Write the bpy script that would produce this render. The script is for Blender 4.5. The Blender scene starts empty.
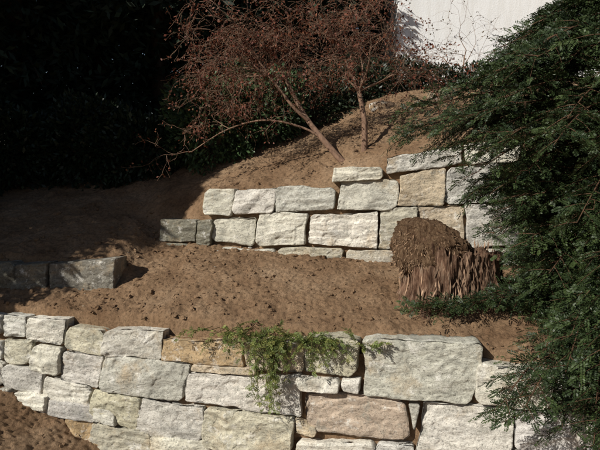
import bpy, math, numpy as np
from mathutils import Vector
rng=np.random.default_rng(7)
PITCH=math.atan(75/520)
# ------------------------------------------------------------------ helpers
def link(o,parent=None):
    bpy.context.scene.collection.objects.link(o)
    if parent is not None: o.parent=parent
    return o
def empty(name):
    return link(bpy.data.objects.new(name,None))
def nrm(a):
    return a/np.maximum(np.linalg.norm(a,axis=-1,keepdims=True),1e-9)
def _h(i,j,k,s):
    n=(i*374761393+j*668265263+k*1274126177+s*974634777)&0xffffffff
    n=((n^(n>>13))*1274126177)&0xffffffff
    return ((n^(n>>16))&0xffff)/65535.0
def vnoise(P,s=0):
    P=np.asarray(P,float);i=np.floor(P).astype(np.int64);f=P-i;f=f*f*(3-2*f)
    r=0
    for a in (0,1):
        wa=f[:,0] if a else 1-f[:,0]
        for b in (0,1):
            wb=f[:,1] if b else 1-f[:,1]
            for c in (0,1):
                wc=f[:,2] if c else 1-f[:,2]
                r=r+wa*wb*wc*_h(i[:,0]+a,i[:,1]+b,i[:,2]+c,s)
    return r*2-1
def fbm(P,o=4,s=0):
    r=0;a=1;t=0
    for k in range(o):
        r=r+a*vnoise(P*(2.03**k)+k*7.3,s+k);t+=a;a*=.5
    return r/t
def sst(a,b,x):
    t=np.clip((x-a)/(b-a),0,1);return t*t*(3-2*t)
def mesh_obj(name,V,F,mat,parent=None,col=None,smooth=True):
    me=bpy.data.meshes.new(name);V=np.asarray(V,np.float32);F=np.asarray(F,np.int32)
    k=F.shape[1]
    me.vertices.add(len(V));me.vertices.foreach_set('co',V.ravel())
    me.loops.add(F.size);me.loops.foreach_set('vertex_index',F.ravel())
    me.polygons.add(len(F));me.polygons.foreach_set('loop_start',np.arange(0,F.size,k,dtype=np.int32))
    me.polygons.foreach_set('loop_total',np.full(len(F),k,np.int32))
    me.polygons.foreach_set('use_smooth',np.full(len(F),smooth))
    me.update(calc_edges=True)
    if col is not None:
        a=me.color_attributes.new('tint','FLOAT_COLOR','POINT')
        c=np.ones((len(V),4),np.float32);c[:,:3]=col;a.data.foreach_set('color',c.ravel())
    me.materials.append(mat)
    return link(bpy.data.objects.new(name,me),parent)
def quads(name,Q,mat,parent=None,col=None):
    Q=np.asarray(Q);n=len(Q)
    c=None if col is None else np.repeat(col,4,axis=0)
    return mesh_obj(name,Q.reshape(-1,3),np.arange(n*4).reshape(n,4),mat,parent,c,False)
# ------------------------------------------------------------------ materials
def newmat(name,rough=.9,spec=.2):
    m=bpy.data.materials.new(name);m.use_nodes=True;nt=m.node_tree;b=nt.nodes['Principled BSDF']
    b.inputs['Roughness'].default_value=rough;b.inputs['Specular IOR Level'].default_value=spec
    return m,nt,b
def N(nt,t,**kw):
    n=nt.nodes.new(t)
    for k,v in kw.items():
        if k in n.inputs: n.inputs[k].default_value=v
        else: setattr(n,k,v)
    return n
def noise(nt,vec,scale,detail=6,rough=.6,dist=0):
    n=N(nt,'ShaderNodeTexNoise');n.inputs['Scale'].default_value=scale;n.inputs['Detail'].default_value=detail
    n.inputs['Roughness'].default_value=rough;n.inputs['Distortion'].default_value=dist
    nt.links.new(vec,n.inputs['Vector']);return n.outputs['Fac']
def ramp(nt,fac,stops):
    r=N(nt,'ShaderNodeValToRGB');e=r.color_ramp.elements
    while len(e)<len(stops): e.new(.5)
    for k,(p,c) in enumerate(stops):
        e[k].position=p;e[k].color=(*c,1) if len(c)==3 else c
    nt.links.new(fac,r.inputs[0]);return r.outputs[0]
def mix(nt,fac,a,b,mode='MIX'):
    m=N(nt,'ShaderNodeMix');m.data_type='RGBA';m.blend_type=mode
    for s,v in ((m.inputs[0],fac),(m.inputs[6],a),(m.inputs[7],b)):
        if isinstance(v,(int,float)): s.default_value=v
        elif isinstance(v,tuple): s.default_value=(*v,1)
        else: nt.links.new(v,s)
    return m.outputs[2]
def g(v): return (v,v,v)
def coords(nt,scale=(1,1,1),rot=(0,0,0)):
    t=N(nt,'ShaderNodeTexCoord');m=N(nt,'ShaderNodeMapping');m.inputs['Scale'].default_value=scale
    m.inputs['Rotation'].default_value=rot
    nt.links.new(t.outputs['Object'],m.inputs[0]);return m.outputs[0]
def bump(nt,b,h,dist,strength=1,prev=None):
    n=N(nt,'ShaderNodeBump');n.inputs['Distance'].default_value=dist;n.inputs['Strength'].default_value=strength
    nt.links.new(h,n.inputs['Height'])
    if prev is not None: nt.links.new(prev,n.inputs['Normal'])
    nt.links.new(n.outputs[0],b.inputs['Normal']);return n.outputs[0]
def stone_mat():
    m,nt,b=newmat('quartzite_stone',.85,.25)
    at=N(nt,'ShaderNodeAttribute');at.attribute_name='tint'
    c=coords(nt);cs=coords(nt,(1,1,2.6),(0,.12,.26))
    streak=ramp(nt,noise(nt,cs,3.8,6,.72,.3),[(.32,g(.58)),(.47,g(.95)),(.68,g(1.18))])
    col=mix(nt,1.,at.outputs['Color'],streak,'MULTIPLY')
    n1=noise(nt,c,2.3,6,.68,.3)
    col=mix(nt,ramp(nt,n1,[(.54,g(0)),(.67,g(.6))]),col,(.50,.37,.22))
    n2=noise(nt,c,6.5,6,.78,.2)
    col=mix(nt,ramp(nt,n2,[(.54,g(0)),(.62,g(.55))]),col,(.34,.33,.28))
    col=mix(nt,ramp(nt,n2,[(.34,g(.75)),(.45,g(0))]),col,(.86,.83,.76))
    n3=noise(nt,c,48,4,.75)
    col=mix(nt,.85,col,ramp(nt,n3,[(.36,g(.42)),(.45,g(1)),(.75,g(1.08))]),'MULTIPLY')
    nt.links.new(col,b.inputs['Base Color'])
    p=bump(nt,b,noise(nt,cs,7,7,.72,.3),.045,.9)
    bump(nt,b,n3,.009,1,p)
    return m
def soil_mat():
    m,nt,b=newmat('dry_brown_soil',.97,.1)
    c=coords(nt)
    col=ramp(nt,noise(nt,c,1.6,6,.68,.3),[(.3,(.170,.101,.057)),(.5,(.275,.176,.104)),(.72,(.375,.260,.165))])
    h=noise(nt,c,34,6,.75)
    col=mix(nt,1.,col,ramp(nt,h,[(.32,g(.50)),(.5,g(1)),(.75,g(1.22))]),'MULTIPLY')
    nt.links.new(col,b.inputs['Base Color'])
    bump(nt,b,h,.026,1)
    return m
def leaf_mat(name,trans=.25,rough=.55):
    m,nt,b=newmat(name,rough,.3)
    at=N(nt,'ShaderNodeAttribute');at.attribute_name='tint';col=at.outputs['Color']
    nt.links.new(col,b.inputs['Base Color'])
    if trans>0:
        t=N(nt,'ShaderNodeBsdfTranslucent');nt.links.new(col,t.inputs[0])
        mx=N(nt,'ShaderNodeMixShader');mx.inputs[0].default_value=trans
        nt.links.new(b.outputs[0],mx.inputs[1]);nt.links.new(t.outputs[0],mx.inputs[2])
        nt.links.new(mx.outputs[0],nt.nodes['Material Output'].inputs[0])
    return m
def bark_mat(name,a,b2,sc=14,bm=True):
    m,nt,b=newmat(name,.9,.15)
    c=coords(nt,(1,1,.25));h=noise(nt,c,sc,4,.7,.4)
    nt.links.new(ramp(nt,h,[(.3,a),(.7,b2)]),b.inputs['Base Color'])
    if bm: bump(nt,b,h,.02,.9)
    return m
STONE=stone_mat();SOIL=soil_mat()
# ------------------------------------------------------------------ terrain
def Lw(X): return 5.0-.263*(X+2.9)
def Uw(X): return 6.5-.18*(np.clip(X,-3,4)+1.75)
def terrain(X,Y,fine=False):
    X=np.asarray(X,float);Y=np.asarray(Y,float)
    Xc=np.clip(X,-4.5,4.5)
    L=Lw(Xc);U=Uw(Xc)
    zf=np.clip(-2.44-.43*(Xc+2.9),-2.95,-2.25)-.05*np.clip(L-Y,0,3)
    k=.22-.07*sst(-1.7,1.5,Xc)
    t=np.clip((Y-L)/(U-L),0,1)
    zt=-1.62+k*(np.minimum(Y,U+.1)-L)+.10*np.sin(math.pi*t)*sst(-2.4,-1,Xc)
    top=-.62+.62*sst(-1.0,2.1,Xc)+.05*np.clip(Xc-1.6,0,3)
    zu=top+.34*np.clip(Y-U,0,2.6)+.12*np.clip(Y-U-2.6,0,2.5)
    wd=sst(6.5,7.8,Y)
    lat=sst(-1.65-1.6*wd,-1.1+.6*wd,Xc)
    zl=-1.22+.31*np.clip(Y-5.7,0,3.5)+.10*np.clip(Y-9.2,0,2)
    m3=sst(5.6,5.72,Y+.14*(Xc+2.5))
    left=zt*(1-m3)+zl*m3
    lm=1-sst(-2.15-1.4*wd,-1.75-1.2*wd,Xc)
    ms=sst(U+.12,U+.2,Y)
    bank=zt+(zl-zt)*sst(6.2,7.2,Y)
    zr=zt*(1-ms)+zu*ms
    zc=bank*(1-lat)+zr*lat
    z=left*lm+zc*(1-lm)
    m=sst(L+.10,L+.18,Y)
    z=zf*(1-m)+z*m
    if fine:
        P=np.stack([X,Y,z*.6],-1).reshape(-1,3)
        near=np.exp(-np.clip(np.hypot(P[:,0],P[:,1]-6)-4,0,99)/3)
        n=.050*fbm(P*1.7,3,3)+near*(.038*fbm(P*5.5,3,11)+.022*np.abs(fbm(P*13,3,21))+.023*fbm(P*32,3,31))
        z=z+n.reshape(z.shape)
    return z
def axis(a,b,step,lo,hi):
    c=list(np.arange(a,b,step));s=step;x=c[-1]
    while x<hi: s*=1.18;x+=s;c.append(x)
    s=step;x=c[0]
    while x>lo: s*=1.18;x-=s;c.insert(0,x)
    return np.array(c)
xs=axis(-4,3.6,.014,-400,400);ys=axis(3.5,8.9,.014,-300,400)
XX,YY=np.meshgrid(xs,ys);ZZ=terrain(XX,YY,True)
nx,ny=len(xs),len(ys)
I=np.arange(nx*ny).reshape(ny,nx)
F=np.stack([I[:-1,:-1],I[:-1,1:],I[1:,1:],I[1:,:-1]],-1).reshape(-1,4)
mesh_obj('soil_ground',np.stack([XX,YY,ZZ],-1).reshape(-1,3),F,SOIL)
def T(x,y): return float(terrain(np.array([x]),np.array([y]))[0])
def ico(sub=1):
    import bmesh
    bm=bmesh.new();bmesh.ops.create_icosphere(bm,subdivisions=sub,radius=1)
    V=np.array([v.co[:] for v in bm.verts]);F=np.array([[v.index for v in f.verts] for f in bm.faces]);bm.free();return V,F
iv,iF=ico(2)
def scatter_lumps(name,P,S,mat,col=None,parent=None,amp=.35):
    Vs=[];Fs=[];Cs=[]
    for k,(p,s) in enumerate(zip(P,S)):
        sc=s*rng.uniform(.5,1.3,3);sc[2]*=.7
        v=iv*(1+amp*vnoise(iv*1.6+k*3.1,5)[:,None]+.6*amp*vnoise(iv*4+k,8)[:,None])*sc
        a=rng.uniform(0,6.28);c,s_=math.cos(a),math.sin(a)
        v=v@np.array([[c,s_,0],[-s_,c,0],[0,0,1]])+p
        Vs.append(v);Fs.append(iF+len(iv)*k)
        if col is not None: Cs.append(np.tile(col[k],(len(iv),1)))
    return mesh_obj(name,np.concatenate(Vs),np.concatenate(Fs),mat,parent,np.concatenate(Cs) if Cs else None,False)
def scat(n,smin,smax,pw=3.):
    X=rng.uniform(-3.6,2.6,n);Y=rng.uniform(3.9,8.6,n)
    Y=np.where(rng.random(n)<.6,Lw(X)+.15+rng.uniform(0,1.9,n),Y)
    Z=terrain(X,Y,True);S=smin+(smax-smin)*rng.random(n)**pw
    return np.stack([X,Y,Z-S*.05],-1),S
P,S=scat(4600,.005,.034,6.);scatter_lumps('soil_clods',P,S,SOIL,amp=.55)
P,S=scat(26,.008,.022,2.);scatter_lumps('pebbles',P,S,STONE,rng.uniform(.2,.42,(26,1))*np.array([[1,.93,.82]]))
# ------------------------------------------------------------------ dry stone walls
fw=np.array([0,math.cos(PITCH),-math.sin(PITCH)]);uw=np.array([0,math.sin(PITCH),math.cos(PITCH)])
def frame(ax,ay,bx,by,bat,z0):
    A=np.array([ax,ay,z0]);du=np.array([bx-ax,by-ay,0.]);du/=np.linalg.norm(du)
    nh=np.array([du[1],-du[0],0.]);b=math.radians(bat)
    dv=np.array([0,0,math.cos(b)])-nh*math.sin(b);n=nh*math.cos(b)+np.array([0,0,math.sin(b)])
    return A,du,dv,n
def survey(W,q):
    # convert measured sight-line angles of a stone's corners to (u,v) metres in the plane of its wall
    A,du,dv,n=W;o=[]
    for i in (0,2,4,6):
        d=fw+np.array([1,0,0])*(q[i]-300)/520+uw*(225-q[i+1])/520
        P=d*np.dot(A,n)/np.dot(d,n)-A;o.append((P@du,P@dv))
    return np.array(o)
PAL={'w':(.82,.79,.71),'g':(.70,.685,.635),'t':(.67,.56,.42),'o':(.62,.45,.27),'n':(.62,.585,.475),'d':(.24,.225,.185),'p':(.65,.53,.41)}  # 'd' has shade painted into the tint, for stones in the trees' shadow
def stone(W,q,tint,depth=.30,rr=.011,gap=.0035,prot=None):
    A,du,dv,n=W
    q=q+rng.normal(0,.008,(4,2))
    TL,TR,BR,BL=q
    Wd=(np.linalg.norm(TR-TL)+np.linalg.norm(BR-BL))/2;H=(np.linalg.norm(TL-BL)+np.linalg.norm(TR-BR))/2
    nu=max(12,int(Wd/.010));nv=max(10,int(H/.010))
    def ws(n_):
        x=np.linspace(0,1,n_+1);return .65*x+.35*(.5-.5*np.cos(math.pi*x))
    s,t=np.meshgrid(ws(nu),ws(nv))
    x=(s-.5)*(Wd-2*gap);y=(t-.5)*(H-2*gap)
    e=np.minimum(np.minimum(x+Wd/2-gap,Wd/2-gap-x),np.minimum(y+H/2-gap,H/2-gap-y))
    rc4=np.minimum(.28*min(Wd,H),rng.choice([.006,.010,.018,.035,.06],4)*rng.uniform(.7,1.3,4))
    ci=(x>0).astype(int)+2*(y>0).astype(int);rc=rc4[ci];cx=Wd/2-gap-rc;cy=H/2-gap-rc
    qx=np.abs(x)-cx;qy=np.abs(y)-cy;cm=(qx>0)&(qy>0)
    m=np.maximum(qx,qy);nn=(np.hypot(qx,qy)*.35+(np.abs(qx)+np.abs(qy))*.65);k=np.where(cm,m/np.maximum(nn,1e-6),1)
    x=np.where(cm,np.sign(x)*(cx+qx*k),x);y=np.where(cm,np.sign(y)*(cy+qy*k),y)
    S=x/Wd+.5;Tt=y/H+.5
    seed=int(rng.integers(0,9999));sx=seed*1.37
    Pn=np.stack([x*4+sx,y*4,x*0],-1).reshape(-1,3)
    ob=np.clip(1-e/.12,0,1)
    am=min(1,min(Wd,H)/.2)
    wx=(fbm(Pn,6,1).reshape(x.shape)*.036)*ob*am;wy=(fbm(Pn+40,6,2).reshape(x.shape)*.034)*ob*am
    S=S+wx/Wd;Tt=Tt+wy/H
    S_,T_=S[...,None],Tt[...,None]
    uvp=(BL*(1-S_)+BR*S_)*(1-T_)+(TL*(1-S_)+TR*S_)*T_
    r=min(rr,.3*min(Wd,H))*np.clip(1+1.8*fbm(Pn*2.2+9,3,4).reshape(x.shape),.25,3.2)
    w=-r*(1-np.sqrt(np.clip(1-(1-np.clip(e/r,0,1))**2,0,1)))
    fac=np.full(x.shape,-9.)
    for j in range(5):
        a_,b_=rng.normal(0,.17,2);cxx=rng.uniform(-.35,.35)*Wd;cyy=rng.uniform(-.35,.35)*H
        fac=np.maximum(fac,a_*(x-cxx)+b_*(y-cyy)-rng.uniform(0,.010))
    fac=-np.clip(fac,-.02,.040)
    Pc=np.stack([x*3+sx,y*3.5,x*0+seed*.11],-1).reshape(-1,3)
    big=fbm(Pc,2,5).reshape(x.shape)*.020*am
    bed=y*rng.uniform(6,14)+fbm(np.stack([x*2.2+sx,y*3,x*0],-1).reshape(-1,3),4,6).reshape(x.shape)*2.0
    led=(bed-np.floor(bed));led=np.where(led>.88,(1-led)/.12,led/.88)*.013*rng.uniform(.1,1.3)
    rough=fbm(np.stack([x*11+sx,y*16,x*0],-1).reshape(-1,3),6,7).reshape(x.shape)*.013
    sp=fbm(np.stack([x*5+sx,y*7,x*0+3],-1).reshape(-1,3),4,17).reshape(x.shape);rough=rough-.010*sst(.18,.26,sp)
    tilt=x*rng.uniform(-.04,.04)+y*rng.uniform(-.09,.05)
    if prot is None: prot=rng.uniform(-.022,.024)
    w=w+big+led+rough+tilt+prot+fac*am*.8
    P=A+uvp[...,0:1]*du+uvp[...,1:2]*dv+w[...,None]*n
    h_,w_=P.shape[:2]
    V=[P.reshape(-1,3)];I=np.arange(h_*w_).reshape(h_,w_)
    F=[np.stack([I[:-1,:-1],I[:-1,1:],I[1:,1:],I[1:,:-1]],-1).reshape(-1,4)]
    ring=np.concatenate([I[0,:-1],I[:-1,-1],I[-1,:0:-1],I[:0:-1,0]])
    prev=ring;base=h_*w_
    rp=P.reshape(-1,3)[ring];nr=len(ring)
    wr=w.reshape(-1)[ring][:,None]
    for dpt,sh in ((.035,1.0),(.08,1.0),(.14,.995),(.21,.985),(depth,.96)):
        q2=rp-(wr+dpt)*n*1.0
        c2=q2.mean(0);q2=c2+(q2-c2)*sh
        q2=q2+.006*np.stack([fbm(q2*9+sx+j*50,2,j) for j in range(3)],-1)
        V.append(q2);cur=base+np.arange(nr);base+=nr
        a=prev;b=cur
        F.append(np.stack([np.roll(a,-1),a,b,np.roll(b,-1)],-1))
        prev=cur
    V.append(V[-1].mean(0)[None]);ci=base;base+=1
    Vv=np.concatenate(V);F=np.concatenate(F)
    back=np.stack([np.roll(prev,-1)[::2][:nr//2],prev[::2][:nr//2],prev[(np.arange(0,nr,2)[:nr//2]-1)%nr],np.full(nr//2,ci)],-1)
    F=np.concatenate([F,back])
    c=np.array(PAL[tint])*rng.uniform(.78,1.08)*np.array([1,rng.uniform(.97,.995),rng.uniform(.89,.99)])
    return Vv,F,np.tile(c,(len(Vv),1))
def build_wall(name,W,L,core,**kw):
    Vs=[];Fs=[];Cs=[];b=0
    for q,t,mode in L:
        q=survey(W,q) if mode else np.array(q,float).reshape(4,2)
        V,F,C=stone(W,q,t,**kw);Vs.append(V);Fs.append(F+b);Cs.append(C);b+=len(V)
    o=mesh_obj(name,np.concatenate(Vs),np.concatenate(Fs),STONE,None,np.concatenate(Cs))
    A,du,dv,n=W
    for j,(u0,u1,v0,v1) in enumerate(core):
        nu=int((u1-u0)/.03)+1;nv=int((v1-v0)/.03)+1
        s,t=np.meshgrid(np.linspace(u0,u1,nu),np.linspace(v0,v1,nv))
        P=A+s[...,None]*du+t[...,None]*dv-n*.10
        P=P+n*(.05*fbm((P*11).reshape(-1,3),3,9)).reshape(s.shape)[...,None]
        I=np.arange(nu*nv).reshape(nv,nu)
        F=np.stack([I[:-1,:-1],I[:-1,1:],I[1:,1:],I[1:,:-1]],-1).reshape(-1,4)
        mesh_obj('earth_core_%d'%(j+1),P.reshape(-1,3),F,SOIL,o)
    return o
def M(s):
    out=[]
    for r in s.strip().split('\n'):
        a=r.split();out.append((tuple(float(v) for v in a[1].split(',')),a[0],True))
    return out
LOW=M('''g 0,316,23,318,22,340,0,338
w 24,318,64,321,62,346,23,341
n 64,326,104,331,101,357,62,350
w 105,329,163,333,158,361,102,356
o 160,338,240,343,243,369,160,362
t 243,343,302,341,302,372,245,371
n 304,337,361,339,358,378,304,374
g 363,343,486,347,474,404,362,399
w 475,366,557,373,553,411,473,404
n 3,339,31,342,28,368,2,363
w 31,345,61,349,58,377,27,370
w 62,352,103,358,98,391,58,380
g 103,357,187,364,182,402,99,391
w 187,374,300,379,300,418,183,404
t 190,364,255,370,255,377,188,373
w 295,379,340,380,338,394,297,393
p 303,394,406,400,412,444,305,434
w 340,378,362,380,360,396,341,393
g 0,364,42,372,39,398,0,386
w 43,377,90,388,86,413,40,400
n 92,391,140,398,135,432,89,416
w 138,399,202,409,198,447,131,436
n 203,410,297,420,292,455,203,452
g 408,404,422,405,418,430,412,430
w 421,404,515,409,512,455,415,455
g 516,411,600,418,600,460,514,455
w 11,396,63,408,62,438,12,420
o 65,415,124,430,122,455,64,440
n 125,435,200,448,200,478,125,466
t 295,420,318,430,315,440,294,434
w 296,441,375,446,375,466,294,460
g 376,446,413,446,413,470,376,470
g 558,376,640,385,640,415,556,410
w 0,388,10,392,11,416,0,402''')
def rowfill(u0,u1,v1,v0,wmin=.35,wmax=.75,pal='wgnwgt'):
    out=[];u=u0
    while u<u1-.05:
        w=rng.uniform(wmin,wmax)
        if u1-u-w<.25: w=u1-u
        d=rng.uniform(-.02,.02,4)
        out.append(((u,v1+d[0],u+w,v1+d[0],u+w,v0+d[0]+.012,u,v0+d[0]+.012),pal[rng.integers(len(pal))],False));u+=w
    return out
LW=frame(-2.9,5.0,1.85,3.75,4,-1.6)
LOW+=rowfill(-2.0,-.12,-.05,-.27)+rowfill(-2.0,-.12,-.28,-.50)+rowfill(-2.0,-.12,-.51,-.80)
LOW+=rowfill(5.75,7.6,-.02,-.33)+rowfill(5.5,7.6,-.34,-.72)+rowfill(.9,7.6,-1.02,-1.32)+rowfill(.05,1.2,-.82,-1.0)+rowfill(4.3,7.6,-.74,-1.0)
build_wall('stone_retaining_wall',LW,LOW,[(-2,7.6,-1.35,-.1)])
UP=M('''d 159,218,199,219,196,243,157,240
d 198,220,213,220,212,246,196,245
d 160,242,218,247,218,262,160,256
w 204,188,235,189,230,217,201,216
w 235,190,275,188,273,213,231,214
g 275,187,336,186,335,211,274,211
g 338,180,399,179,397,209,337,210
t 400,176,445,165,444,205,398,206
w 333,168,384,166,383,179,332,182
g 385,158,463,144,463,164,386,176
w 213,218,256,217,253,245,211,243
w 258,213,309,213,306,246,256,246
w 311,213,379,212,377,247,309,245
n 380,209,418,207,417,248,378,249
t 418,206,465,203,465,248,418,248
w 219,247,277,248,275,268,217,264
n 277,247,345,248,342,276,275,273
n 346,250,400,250,400,280,344,278
t 400,249,460,249,460,281,401,281
g 446,168,500,164,500,202,445,204
g 466,204,520,204,520,246,466,248
g 461,249,520,249,520,281,461,281
w 464,144,520,140,520,162,464,165''')
UW=frame(-1.75,6.5,1.59,5.9,4,-1.2)
build_wall('stone_retaining_wall',UW,UP,[(.62,4.1,-.2,.58),(.1,.62,-.2,.20)])
TW=frame(-3.1,5.55,-2.0,5.4,4,-1.5)
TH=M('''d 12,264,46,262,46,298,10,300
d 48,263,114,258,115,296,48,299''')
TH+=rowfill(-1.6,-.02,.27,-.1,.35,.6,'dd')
build_wall('stone_retaining_wall',TW,TH,[])
# ------------------------------------------------------------------ vegetation tools
def tubes(name,paths,mat,parent=None,sides=6):
    Vs=[];Fs=[];b=0
    for P,R in paths:
        P=np.asarray(P,float);R=np.asarray(R,float);n=len(P)
        d=nrm(np.gradient(P,axis=0));ref=np.array([.31,.17,.93]);a=nrm(np.cross(d,ref));c=np.cross(d,a)
        sd=10 if R.max()>.035 else (sides if R.max()>.009 else 3)
        th=np.arange(sd)*2*math.pi/sd
        ring=P[:,None]+R[:,None,None]*(np.cos(th)[None,:,None]*a[:,None]+np.sin(th)[None,:,None]*c[:,None])
        Vs.append(ring.reshape(-1,3));I=b+np.arange(n*sd).reshape(n,sd)
        J=np.roll(I,-1,axis=1);Fs.append(np.stack([I[:-1],J[:-1],J[1:],I[1:]],-1).reshape(-1,4));b+=n*sd
    return mesh_obj(name,np.concatenate(Vs),np.concatenate(Fs),mat,parent)
def leaves(P,D,Nn,L,Wd):
    D=nrm(D);S=nrm(np.cross(D,Nn));L=L[:,None];Wd=Wd[:,None]
    return np.stack([P,P+D*L*.5+S*Wd*.5,P+D*L,P+D*L*.5-S*Wd*.5],1)
def needles(P0,A,Nn,L,K,nl,nw,ang=60):
    A=nrm(A);Nn=nrm(Nn-(Nn*A).sum(-1,keepdims=True)*A);B=np.cross(A,Nn)
    t=(np.arange(K)+.5)/K;ca,sa=math.cos(math.radians(ang)),math.sin(math.radians(ang))
    out=[]
    for sg in (-1,1):
        base=P0[:,None]+A[:,None]*(L[:,None,None]*t[None,:,None])
        base=base-Nn[:,None]*(.10*L[:,None,None]*(t**2)[None,:,None])
        ln=nl*(1-.45*t**3)[None,:,None]*rng.uniform(.8,1.15,(len(P0),K,1))
        d=A[:,None]*ca+sg*B[:,None]*sa+Nn[:,None]*rng.uniform(-.1,.45,(len(P0),K,1))
        out.append((base,d,ln))
    bs=np.concatenate([o[0].reshape(-1,3) for o in out]);dd=nrm(np.concatenate([o[1].reshape(-1,3) for o in out]))
    ll=np.concatenate([o[2].ravel() for o in out])
    nn=np.tile(np.repeat(Nn,K,axis=0),(2,1))+rng.normal(0,.35,(len(bs),3))
    return leaves(bs,dd,nn,ll,np.full(len(bs),nw)),np.tile(np.repeat(np.arange(len(P0)),K),2)
# ------------------------------------------------------------------ yew on the right
YB=bark_mat('yew_bark',(.05,.028,.018),(.12,.07,.04),14,False);YL=leaf_mat('yew_needles',0,.5)
yew=empty('yew_tree')
bx,by=2.72,4.45;bz=T(bx,by)
paths=[];TP0=[];TA=[];TN=[];TL_=[];TC=[]
tz=np.linspace(bz-.1,1.35,14)
trunk=np.stack([bx+.08*np.sin(tz*1.3),by+.06*np.cos(tz*1.7),tz],-1)
paths.append((trunk,np.linspace(.13,.02,14)))
limbs=[]
nl=215
for i in range(nl):
    h=(i+.5)/nl;z0=-1.35+2.65*h+rng.uniform(-.1,.1)
    az=rng.uniform(0,2*math.pi)
    if rng.random()<.75: az=math.radians(rng.uniform(155,270))
    prof=np.interp(z0,[-1.4,-1.1,-.8,-.4,0,.45,.75,1.0,1.4],[.80,.85,1.0,1.25,1.45,1.66,1.42,1.05,.50])
    limbs.append((z0,az,prof*rng.uniform(.60,1.03),rng.uniform(.05,.36),.36))
for i in range(6):
    limbs.append((rng.uniform(.25,.6),math.radians(rng.uniform(165,205)),rng.uniform(1.75,1.9),.1,.2))
for i in range(46):   # low boughs that sweep forward over the wall
    limbs.append((rng.uniform(-1.6,-.3),math.radians(rng.uniform(228,256)),rng.uniform(1.05,1.5),rng.uniform(.0,.15),.40))
for i in range(3):
    limbs.append((rng.uniform(-1.38,-1.28),math.radians(rng.uniform(219,226)),rng.uniform(1.75,1.9),.0,.26))
for i in range(5):
    limbs.append((-1.22,math.radians(rng.uniform(172,186)),rng.uniform(1.5,1.85),.02,.12))
for z0,az,R,rise,drop in limbs:
    n=12;s=np.linspace(0,1,n)
    pz=z0+R*(rise*s-drop*s**2.2);da=rng.uniform(-.3,.3) if (R<1.5 and z0>-.3) else 0
    P=np.stack([bx+R*s*np.cos(az+da*s),by+R*s*np.sin(az+da*s),pz],-1)
    tt=terrain(P[:,0],P[:,1]);P[:,2]=np.maximum(P[:,2],np.where(P[:,1]>Lw(P[:,0])-.05,tt+.10,-2.7))
    paths.append((P,np.linspace(.016,.003,n)))
    NK=18
    for k in range(NK):
        sg=1 if k%2 else -1
        q=.25+.75*(k+rng.uniform(0,1))/NK;j=min(int(q*(n-1)),n-2);fr=q*(n-1)-j
        p=P[j]*(1-fr)+P[j+1]*fr;d=nrm(P[j+1]-P[j]);side=nrm(np.cross(d,[0,0,1.]))
        sd=nrm(d*.7+sg*side*rng.uniform(.45,1.0)+np.array([0,0,rng.uniform(-.25,.5)]))
        Ls=rng.uniform(.16,.38)*(1.15-.55*q)
        m=5;ss=np.linspace(0,1,m)[:,None]
        Q=p+sd*Ls*ss+np.array([0,0,-1])*Ls*.20*ss**2
        paths.append((Q,np.linspace(.005,.0016,m)))
        nn=nrm(np.cross(sd,side*sg)+np.array([0,0,1.])+rng.normal(0,.35,3))
        if nn[2]<0: nn=-nn
        nt_=8
        for c in range(nt_):
            a=c/(nt_-1);jj=min(int(a*(m-1)),m-2);pp=Q[jj]+(Q[jj+1]-Q[jj])*(a*(m-1)-jj)
            dd=nrm(Q[jj+1]-Q[jj]);sgn=1 if c%2 else -1;s2=nrm(np.cross(dd,nn))
            td=dd if c==nt_-1 else nrm(dd*.8+s2*sgn*.8+rng.normal(0,.15,3))
            TP0.append(pp);TA.append(td);TN.append(nn+rng.normal(0,.3,3));TL_.append(rng.uniform(.08,.14)*(1.1-.4*a))
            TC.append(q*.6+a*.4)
TP0,TA,TN,TL_,TC=map(np.array,(TP0,TA,TN,TL_,TC))
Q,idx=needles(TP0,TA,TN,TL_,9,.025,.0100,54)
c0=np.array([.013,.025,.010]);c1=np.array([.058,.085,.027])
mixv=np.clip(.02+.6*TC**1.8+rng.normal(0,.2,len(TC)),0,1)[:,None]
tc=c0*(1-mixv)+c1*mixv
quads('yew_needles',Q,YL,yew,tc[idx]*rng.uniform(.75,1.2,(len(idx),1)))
tubes('trunk_and_branches',paths,YB,yew)
# ------------------------------------------------------------------ red-leafed maple on the upper slope
rng=np.random.default_rng(23)
MB=bark_mat('maple_bark',(.11,.065,.045),(.30,.19,.13),20,False);ML=leaf_mat('maple_leaves',.2,.6)
maple=empty('japanese_maple_tree')
mp=[];lp=[];ld=[]
def grow(p,d,L,r,lev,maxlev):
    n=6;P=[np.array(p,float)];d=nrm(np.array(d,float));wob=rng.normal(0,.12+.05*lev,3)
    for i in range(n-1):
        d=nrm(d+wob*.35+rng.normal(0,.10+.02*lev,3)+np.array([0,0,-.02*lev]))
        P.append(P[-1]+d*L/(n-1))
    P=np.array(P);r1=max(r*.5,.0018);mp.append((P,np.linspace(r,r1,n)))
    if lev>=maxlev-1 and rng.random()<.8:
        for k in range(2):
            j=rng.integers(2,n);lp.append(P[j]);ld.append(nrm(d+rng.normal(0,.8,3)))
    if lev<maxlev:
        nb=[4,3,3,2,2,2][lev]
        for k in range(nb):
            q=rng.uniform(.25,.98) if k<nb-1 else 1.;x=q*(n-1);j=min(int(x),n-2);b=P[j]+(P[j+1]-P[j])*(x-j)
            dd=nrm(d+rng.normal(0,.60,3)*np.array([1.25,.9,.50])+np.array([0,0,.04]))
            grow(b,dd,L*rng.uniform(.64,.90),max(r1*.85,.0017),lev+1,maxlev)
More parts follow.
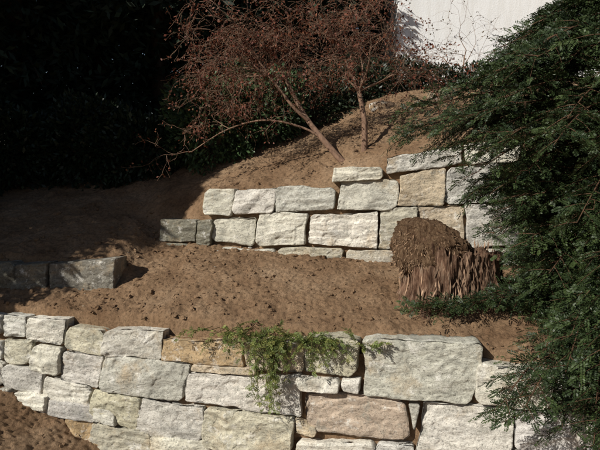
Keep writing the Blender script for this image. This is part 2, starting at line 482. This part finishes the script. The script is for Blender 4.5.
def trunk_path(pts,r0,r1,n=16):
    pts=np.array(pts,float);t=np.linspace(0,len(pts)-1,n);o=[]
    for x in t:
        i=min(int(x),len(pts)-2);fr=x-i
        p0=pts[max(i-1,0)];p1=pts[i];p2=pts[i+1];p3=pts[min(i+2,len(pts)-1)]
        o.append(.5*((2*p1)+(-p0+p2)*fr+(2*p0-5*p1+4*p2-p3)*fr**2+(-p0+3*p1-3*p2+p3)*fr**3))
    o=np.array(o);mp.append((o,np.linspace(r0,r1,n)));return o
mz=T(.6,6.7);mb=-.04
tA=trunk_path([(.62,6.65,mz-.15),(.34,6.75,mb+.12),(.05,6.9,mb+.50),(-.18,7.0,mb+.95)],.046,.026)
tA2=trunk_path([(.10,6.85,mb+.42),(-.10,6.8,mb+.60),(-.40,6.8,mb+.98)],.026,.018,8)
tB=trunk_path([(.82,6.7,T(.82,6.7)-.15),(.82,6.75,.35),(.76,6.9,.75)],.044,.028)
tC=trunk_path([(.34,6.75,mb+.14),(.05,6.8,mb+.32),(-.45,6.8,mb+.42),(-.95,6.85,mb+.30),(-1.4,6.8,mb+.02)],.017,.006)
for e,ds,r in ((tA[-1],[(-.45,-.1,.85),(.1,.1,1),(-1.1,0,.3),(.45,-.2,.85),(-.7,-.5,.35)],.015),(tA2[-1],[(-.9,.2,.5),(-.4,-.4,.9),(-1,-.1,.0)],.012),(tB[-1],[(-.35,0,1),(.3,.1,1),(.75,-.1,.5),(.1,-.4,.9),(-.8,-.2,.75)],.016)):
    for dr in ds: grow(e,dr,rng.uniform(.42,.60),r,0,5)
for q in (4,7,9,11,13,15): grow(tC[q],(-.6,rng.uniform(-.5,.5),rng.uniform(-.2,.5)),.32,.006,2,5)
tubes('trunk_and_twigs',mp,MB,maple)
lp=np.array(lp);ld=np.array(ld)
lp=np.repeat(lp,3,axis=0)+rng.normal(0,.03,(len(lp)*3,3));ld=np.repeat(ld,3,axis=0)+rng.normal(0,.4,(len(lp),3))
if len(lp)>8000:
    sel=rng.choice(len(lp),8000,replace=False);lp=lp[sel];ld=ld[sel]
Q=leaves(lp,ld,rng.normal(0,1,lp.shape),rng.uniform(.02,.052,len(lp)),rng.uniform(.014,.030,len(lp)))
lc=np.array([[.17,.045,.030]])*(1-rng.random((len(lp),1))*.65)+np.array([[.06,.04,.015]])*rng.random((len(lp),1))
quads('leaves',Q,ML,maple,lc)
# ------------------------------------------------------------------ dark conifers of the background
CL=leaf_mat('conifer_foliage',0,.7);CB=bark_mat('conifer_bark',(.03,.02,.014),(.09,.06,.04),14,False)
def conifer_mesh(H,R,nq,seed):
    r=np.random.default_rng(seed)
    nb=260;hb=r.random(nb)**.8;azb=r.uniform(0,6.28,nb)
    Rb=R*(1-hb**2.6)*r.uniform(.75,1.1,nb)+.1
    i=r.integers(0,nb,nq);s=r.random(nq)**.6
    az=azb[i]+r.normal(0,.16,nq)
    P=np.stack([Rb[i]*s*np.cos(az),Rb[i]*s*np.sin(az),hb[i]*H+Rb[i]*(.15*s-.45*s**2)+r.normal(0,.07,nq)],-1)
    D=np.stack([np.cos(az),np.sin(az),r.normal(-.35,.4,nq)],-1)+r.normal(0,.5,(nq,3))
    Q=leaves(P,D,r.normal(0,.6,(nq,3))+np.array([0,0,.8]),r.uniform(.14,.28,nq),r.uniform(.05,.09,nq))
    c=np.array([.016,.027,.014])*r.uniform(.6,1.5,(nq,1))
    pp=[(np.array([[0,0,-.6],[.03,0,H*.5],[0,.02,H]]),np.array([.2,.12,.02]))]
    for k in range(0,nb,3):
        s_=np.linspace(0,1,5)
        pp.append((np.stack([Rb[k]*s_*np.cos(azb[k]),Rb[k]*s_*np.sin(azb[k]),hb[k]*H+Rb[k]*(.15*s_-.45*s_**2)],-1),np.linspace(.03,.006,5)))
    return Q,c,pp
variants=[]
def conifer(x,y,v,rot,sc):
    e=empty('conifer_tree');e.location=(x,y,T(x,y)-.1);e.rotation_euler=(0,0,rot);e.scale=(sc,sc,sc)
    if len(variants)<=v:
        Q,c,pp=conifer_mesh((9.2,8.6)[v],(1.6,1.8)[v],26000,v+3)
        a=quads('foliage',Q,CL,e,c);b=tubes('trunk_and_boughs',pp,CB,e);variants.append((a.data,b.data))
    else:
        link(bpy.data.objects.new('foliage',variants[v][0]),e);link(bpy.data.objects.new('trunk_and_boughs',variants[v][1]),e)
spots=[(-6.4,4.15,0,.86),(-6.0,6.0,1,.88),(-7.8,5.2,1,1),(-5.9,8.1,0,.9),(-7.4,7.4,0,1),(-5.2,9.9,1,1),(-3.9,10.6,0,1),(-2.7,10.4,1,1),(-1.5,11.3,0,1),(-.1,12.3,1,1),(-4.6,12.2,1,1.05),(-2.0,12.9,0,1),(-7.0,11,0,1),(.8,13.8,1,1),(-9.2,7.0,0,1),(1.3,15.8,0,1)]
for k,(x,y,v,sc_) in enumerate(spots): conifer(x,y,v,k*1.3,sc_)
HL=leaf_mat('laurel_leaves',0,.45);HB=bark_mat('shrub_bark',(.04,.03,.02),(.12,.08,.05),14,False)
def shrub(name,blobs,nper,ls,colr):
    e=empty(name);Ps=[];Ds=[];stems=[]
    for (x,y,z,rx,ry,rz) in blobs:
        n=int(nper*rx*rz/.5)
        d=nrm(rng.normal(0,1,(n,3)));rr=.55+.45*rng.random((n,1))**.5
        rr=rr*(1+.35*vnoise(d*2.3+x*5,3)[:,None])
        p=np.array([x,y,z])+d*rr*np.array([rx,ry,rz]);Ps.append(p);Ds.append(d+rng.normal(0,.6,(n,3)))
        b=np.array([x,y,T(x,y)-.1])
        for k in range(14):
            t=nrm(rng.normal(0,1,3));t[2]=abs(t[2]);en=np.array([x,y,z])+t*np.array([rx,ry,rz])*.85
            s=np.linspace(0,1,6)[:,None];stems.append((b+(en-b)*s+np.array([0,0,.2])*np.sin(s*3.14),np.linspace(.02,.004,6)))
    P=np.concatenate(Ps);D=np.concatenate(Ds);n=len(P)
    Q=leaves(P,D,rng.normal(0,.6,(n,3))+np.array([0,-.2,.8]),rng.uniform(*ls,n),rng.uniform(ls[0]*.45,ls[1]*.45,n))
    quads('leaves',Q,HL,e,np.array(colr)*rng.uniform(.6,1.4,(n,1)));tubes('stems',stems,HB,e)
gz=T
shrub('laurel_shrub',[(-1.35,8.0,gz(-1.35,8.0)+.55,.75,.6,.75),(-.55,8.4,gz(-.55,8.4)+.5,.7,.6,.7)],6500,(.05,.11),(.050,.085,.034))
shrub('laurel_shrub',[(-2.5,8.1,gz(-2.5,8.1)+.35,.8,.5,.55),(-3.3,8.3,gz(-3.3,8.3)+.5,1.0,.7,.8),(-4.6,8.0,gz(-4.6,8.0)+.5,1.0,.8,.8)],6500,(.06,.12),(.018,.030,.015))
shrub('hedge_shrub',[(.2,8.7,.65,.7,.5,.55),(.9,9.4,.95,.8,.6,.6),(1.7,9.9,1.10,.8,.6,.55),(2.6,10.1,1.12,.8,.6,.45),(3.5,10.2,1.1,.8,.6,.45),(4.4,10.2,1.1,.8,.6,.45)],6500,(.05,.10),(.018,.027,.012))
# ------------------------------------------------------------------ boulders on upper slope
def boulder(x,y,s,col):
    v=iv*(1+.28*vnoise(iv*1.3+x*7,5)[:,None])*np.array(s);v=v+np.array([x,y,T(x,y)+s[2]*.35])
    o=mesh_obj('boulder',v,iF,STONE,None,np.tile(np.array(col),(len(iv),1)))
    sb=o.modifiers.new('s','SUBSURF');sb.levels=sb.render_levels=2
    tx=bpy.data.textures.new('rock','CLOUDS');tx.noise_scale=.12;dm=o.modifiers.new('d','DISPLACE');dm.texture=tx;dm.strength=.05
boulder(2.05,7.9,(.18,.14,.13),(.46,.36,.24));boulder(1.25,8.1,(.2,.12,.11),(.2,.13,.08));boulder(1.75,7.8,(.10,.1,.07),(.3,.22,.15))
# ------------------------------------------------------------------ stump
SW,nt,b=newmat('weathered_red_wood',.9,.15)
c=coords(nt,(1,1,.12));h=noise(nt,c,42,6,.75,.3);c2=coords(nt);h2=noise(nt,c2,5,4,.6)
wc_=ramp(nt,h,[(.36,(.060,.030,.019)),(.46,(.18,.098,.062)),(.56,(.34,.21,.14)),(.68,(.48,.36,.26))])
wc_=mix(nt,1.,wc_,ramp(nt,h2,[(.35,g(.6)),(.6,g(1.1))]),'MULTIPLY')
nt.links.new(wc_,b.inputs['Base Color']);bump(nt,b,h,.045,1)
FB=leaf_mat('dry_fibre',0,.9)
stump=empty('tree_stump')
sx,sy=1.45,4.85;sz=T(sx,sy)
nth,nz=420,70
th=np.linspace(0,2*math.pi,nth,endpoint=False);hz=np.linspace(0,1,nz)
TH2,HZ=np.meshgrid(th,hz)
cyl=np.stack([np.cos(TH2)*2.2,np.sin(TH2)*2.2,HZ*.7],-1).reshape(-1,3)
flute=fbm(np.stack([cyl[:,0]*3.2,cyl[:,1]*3.2,cyl[:,2]*.9],-1),4,3).reshape(TH2.shape)
fine=np.abs(fbm(np.stack([cyl[:,0]*14,cyl[:,1]*14,cyl[:,2]*2.2],-1),4,5)).reshape(TH2.shape)
R=.38*(1+.30*(1-HZ)**2.0)*(1+.08*np.cos(3*TH2+.5))+.09*flute-.06*fine+.02*fbm(cyl*5+5,3,8).reshape(TH2.shape)
topn=.46+.10*fbm(np.stack([np.cos(th)*4,np.sin(th)*4,th*0],-1),4,8)+.05*vnoise(np.stack([np.cos(th)*26,np.sin(th)*26,th*0],-1),9)+.10*np.cos(th-3.2)
Z=-.12+HZ*(topn[None]+.12)
V=np.stack([sx+R*1.12*np.cos(TH2),sy+R*.9*np.sin(TH2),sz+Z],-1).reshape(-1,3)
I=np.arange(nth*nz).reshape(nz,nth);J=np.roll(I,-1,axis=1)
Fq=np.stack([I[:-1],J[:-1],J[1:],I[1:]],-1).reshape(-1,4)
rings=[V.reshape(nz,nth,3)[-1]];ctr=np.array([sx,sy,sz+.30]);allV=[V];base=nth*nz;prev=I[-1]
for k,fq in enumerate((.85,.65,.4,.15,.02)):
    q=ctr+(rings[0]-ctr)*fq;q[:,2]=sz+.36+(rings[0][:,2]-sz-.36)*fq+.04*vnoise(q*25,4);allV.append(q);cur=base+np.arange(nth);base+=nth
    Fq=np.concatenate([Fq,np.stack([prev,np.roll(prev,-1),np.roll(cur,-1),cur],-1)]);prev=cur
mesh_obj('splintered_wood',np.concatenate(allV),Fq,SW,stump)
mx,my,mzz=1.25,4.88,sz+.42
dv_,dF=ico(6)
dn=1+.20*fbm(dv_*1.7+11,2,4)+.12*fbm(dv_*6,4,3)+.08*np.abs(fbm(np.stack([dv_[:,0]*20,dv_[:,1]*20,dv_[:,2]*6],-1),3,6))
flat=np.sign(dv_)*np.abs(dv_)**np.array([.85,.85,.8])
mv=flat*dn[:,None]*np.array([.37,.31,.30]);mv[:,2]=np.where(mv[:,2]<0,mv[:,2]*.9,mv[:,2])
mv[:,2]-=.22*np.clip(mv[:,0]+.05,-.05,.5);mv+=np.array([mx,my,mzz])
FM,nt,b=newmat('dry_root_bark',.97,.05);c=coords(nt,(1,1,.28));h=noise(nt,c,38,6,.8,.5)
nt.links.new(ramp(nt,h,[(.36,(.055,.030,.018)),(.50,(.19,.115,.068)),(.68,(.36,.25,.155))]),b.inputs['Base Color']);bump(nt,b,h,.055,1)
mesh_obj('root_bark_mass',mv,dF,FM,stump)
ii=rng.integers(0,len(mv),8000);ii=ii[mv[ii,2]>mzz-.22];p=mv[ii]-dv_[ii]*.014;d=dv_[ii];n=len(ii)
dn_=nrm(np.stack([d[:,0]*.7,d[:,1]*.7,-.9+0*d[:,2]],-1)+rng.normal(0,.5,(n,3)))
Q=leaves(p,dn_,d,rng.uniform(.015,.06,n),rng.uniform(.003,.008,n))
quads('root_fibres',Q,FB,stump,np.array([.28,.18,.11])*rng.uniform(.3,1.3,(n,1)))
n=700;a=rng.uniform(0,6.28,n);rz=rng.uniform(0,.40,n);rr_=.39*(1+.26*(1-rz/.5)**2)
p=np.stack([sx+rr_*1.12*np.cos(a)*rng.uniform(.9,1.03,n),sy+rr_*.9*np.sin(a)*rng.uniform(.9,1.03,n),sz+rz],-1)
Q=leaves(p,np.stack([-.1*np.cos(a),-.1*np.sin(a),1+0*a],-1)+rng.normal(0,.14,(n,3)),np.stack([np.cos(a),np.sin(a),0*a],-1),rng.uniform(.04,.16,n),rng.uniform(.006,.02,n))
quads('splinters',Q,FB,stump,np.array([.36,.235,.155])*rng.uniform(.3,1.2,(n,1)))
# ------------------------------------------------------------------ weeds trailing over the lower wall
WL=leaf_mat('weed_leaves',.3,.5);WB=bark_mat('weed_stems',(.10,.10,.03),(.18,.16,.06),14,False)
weed=empty('trailing_weed_plant')
wp=[];TP=[];TAx=[];TNn=[];TLn=[]
def weedstem(u,back,dirn,L,drop):
    A,du,dv,n=LW
    p=A+du*u-n*back+np.array([0,0,.02]);d=nrm(np.array(dirn,float));P=[p]
    k=9
    for i in range(k):
        d=nrm(d+np.array([0,0,-drop])+rng.normal(0,.13,3));q=P[-1]+d*L/k
        w=(q-A)@n
        if (q-A)@dv<0.04 and w<.06: q=q+n*(.06-w)
        P.append(q)
    P=np.array(P);wp.append((P,np.linspace(.0035,.0012,k+1)))
    for i in range(1,k+1):
        for sg in (-1,1):
            if rng.random()<.25: continue
            dd=nrm(P[i]-P[i-1]);s=nrm(np.cross(dd,[0.1,.2,1]))
            TP.append(P[i]);TAx.append(nrm(dd*.6+sg*s*.8+rng.normal(0,.25,3)));TNn.append(nrm(rng.normal(0,.4,3)+np.array([0,-.4,.8])));TLn.append(rng.uniform(.03,.07))
A_,du_,dv_2,n_=LW
for i in range(32):
    u=np.clip(rng.normal(2.66,.32),2.15,3.4)
    dr=n_*rng.uniform(-.1,1)+du_*rng.normal(0,.9)+np.array([0,0,rng.uniform(.0,.7)])
    weedstem(u,rng.uniform(.0,.22),dr,rng.uniform(.12,.30),rng.uniform(.15,.3))
for i in range(22):
    weedstem(np.clip(rng.normal(2.72,.08),2.56,2.9),rng.uniform(-.02,.06),n_*.5+du_*rng.normal(.08,.12)+np.array([0,0,.05]),rng.uniform(.35,.66),.6)
for i in range(3):
    weedstem(rng.uniform(3.2,3.4),rng.uniform(0,.08),n_*.5+du_*rng.normal(.1,.25)+np.array([0,0,.1]),rng.uniform(.12,.22),.45)
for i in range(26):
    weedstem(rng.uniform(2.2,3.8),rng.uniform(.05,.35),n_*rng.uniform(-.3,.6)+du_*rng.normal(0,.7)+np.array([0,0,.6]),rng.uniform(.06,.16),.15)
TP,TAx,TNn,TLn=map(np.array,(TP,TAx,TNn,TLn))
Q,idx=needles(TP,TAx,TNn,TLn,6,.021,.008,50)
wc=np.array([.15,.19,.055])*rng.uniform(.5,1.35,(len(TP),1))+np.array([.10,.07,.02])*(rng.random((len(TP),1))<.25)
quads('leaves',Q,WL,weed,wc[idx]);tubes('stems',wp,WB,weed)
n=900;X=rng.uniform(-3.4,2.6,n);Y=rng.uniform(4.2,9,n);Zt=terrain(X,Y,True)
Q=leaves(np.stack([X,Y,Zt+.012],-1),np.stack([rng.normal(0,1,n),rng.normal(0,1,n),rng.normal(0,.15,n)],-1),rng.normal(0,.3,(n,3))+np.array([0,0,1]),rng.uniform(.015,.045,n),rng.uniform(.008,.02,n))
quads('leaf_litter',Q,ML,None,np.array([.24,.15,.085])*rng.uniform(.4,1.3,(n,1)))
# ------------------------------------------------------------------ white house
house=empty('white_house')
HW,nt,b=newmat('white_stucco',.85,.2);c=coords(nt);h=noise(nt,c,30,4,.7)
hc=ramp(nt,noise(nt,c,1.3,5,.65),[(.3,g(.82)),(.7,g(.88))])
hc=mix(nt,1.,hc,ramp(nt,noise(nt,coords(nt,(3,3,.35)),2.2,5,.7),[(.35,(.92,.91,.89)),(.55,g(1.))]),'MULTIPLY')
nt.links.new(hc,b.inputs['Base Color']);bump(nt,b,h,.010,.6)
RF,nt,b=newmat('roof_tiles',.8,.2);c=coords(nt);nt.links.new(ramp(nt,noise(nt,c,9,6,.65),[(.3,(.10,.05,.035)),(.7,(.22,.11,.07))]),b.inputs['Base Color'])
w=N(nt,'ShaderNodeTexWave');w.inputs['Scale'].default_value=3;nt.links.new(c,w.inputs['Vector']);bump(nt,b,w.outputs['Fac'],.05,.8)
GL,nt,b=newmat('window_glass',.05,.6);b.inputs['Base Color'].default_value=(.03,.04,.05,1)
FR,nt,b=newmat('frame_paint',.5,.4);b.inputs['Base Color'].default_value=(.25,.16,.09,1)
def box(name,x0,x1,y0,y1,z0,z1,mat,bev=.01):
    V=[(x,y,z) for x in (x0,x1) for y in (y0,y1) for z in (z0,z1)]
    Fb=[(0,1,3,2),(4,6,7,5),(0,4,5,1),(2,3,7,6),(0,2,6,4),(1,5,7,3)]
    o=mesh_obj(name,V,Fb,mat,house,None,False)
    if bev: m=o.modifiers.new('b','BEVEL');m.width=bev;m.segments=2
    return o
box('walls',2.15,12,12,18,.6,6.6,HW,.02);box('plinth',2.11,12.04,11.96,18.04,.5,1.75,HW,.02)
V=[(1.9,11.6,6.5),(12.3,11.6,6.5),(12.3,18.4,6.5),(1.9,18.4,6.5),(1.9,15,8.7),(12.3,15,8.7),(1.9,11.6,6.3),(12.3,11.6,6.3),(12.3,18.4,6.3),(1.9,18.4,6.3)]
me=bpy.data.meshes.new('roof');me.from_pydata(V,[],[(0,1,5,4),(2,3,4,5),(0,4,3),(1,2,5),(6,7,1,0),(8,9,3,2),(7,8,2,1),(9,6,0,3),(6,9,8,7)]);me.materials.append(RF);link(bpy.data.objects.new('roof',me),house)
for k,(x,z) in enumerate([(8.3,2.6),(10.6,2.6),(4.2,4.7),(8.3,4.7),(10.6,4.7)]):
    box('window_glass_%d'%k,x-.45,x+.45,11.97,12.02,z,z+1.2,GL,0)
    for q,(a,b_,c_,d_) in enumerate(((x-.52,x-.45,z-.07,z+1.27),(x+.45,x+.52,z-.07,z+1.27),(x-.45,x+.45,z+1.2,z+1.27),(x-.45,x+.45,z-.07,z),(x-.025,x+.025,z,z+1.2))):
        box('window_frame_%d_%d'%(k,q),a,b_,11.93,12.03,c_,d_,FR,.004)
# bare shrub standing in front of the house: its twigs shade the white wall
mp=[];lp=[];ld=[]
for (x,y) in ((1.9,10.9),(3.3,11.0)):
    for dr in ((-.5,-.1,1),(.1,.1,1),(.5,-.1,1),(.9,0,.6),(-.9,.1,.6)):
        grow((x,y,T(x,y)-.05),dr,rng.uniform(.7,.95),.02,1,5)
bare=empty('bare_shrub');tubes('stems_and_twigs',mp,MB,bare)
lp=np.array(lp);ld=np.array(ld)
quads('leaves',leaves(lp,ld,rng.normal(0,1,lp.shape),rng.uniform(.03,.06,len(lp)),rng.uniform(.02,.035,len(lp))),ML,bare,np.array([[.09,.06,.03]])*rng.uniform(.5,1.3,(len(lp),1)))
# ------------------------------------------------------------------ light
s=np.array([-.80,-.60,0.]);s/=np.linalg.norm(s);el=math.radians(36)
S=Vector((s[0]*math.cos(el),s[1]*math.cos(el),math.sin(el)))
sun=bpy.data.lights.new('sun','SUN');sun.energy=5;sun.angle=math.radians(.5);sun.color=(1,.96,.875)
so=link(bpy.data.objects.new('sun',sun));so.rotation_euler=S.to_track_quat('Z','Y').to_euler()
w=bpy.data.worlds.new('World');bpy.context.scene.world=w;w.use_nodes=True;nt=w.node_tree
sk=nt.nodes.new('ShaderNodeTexSky');sk.sky_type='NISHITA';sk.sun_disc=False;sk.sun_elevation=el;sk.sun_rotation=math.atan2(s[0],s[1])
nt.links.new(sk.outputs[0],nt.nodes['Background'].inputs[0]);nt.nodes['Background'].inputs[1].default_value=.05
cam=bpy.data.cameras.new('camera');cam.sensor_width=36;cam.lens=36*520/600;cam.clip_end=1500;cam.clip_start=.05
co=link(bpy.data.objects.new('camera',cam));co.rotation_euler=(math.pi/2-PITCH,0,0)
sc=bpy.context.scene;sc.camera=co
sc.view_settings.view_transform='Standard';sc.view_settings.look='None';sc.view_settings.exposure=0
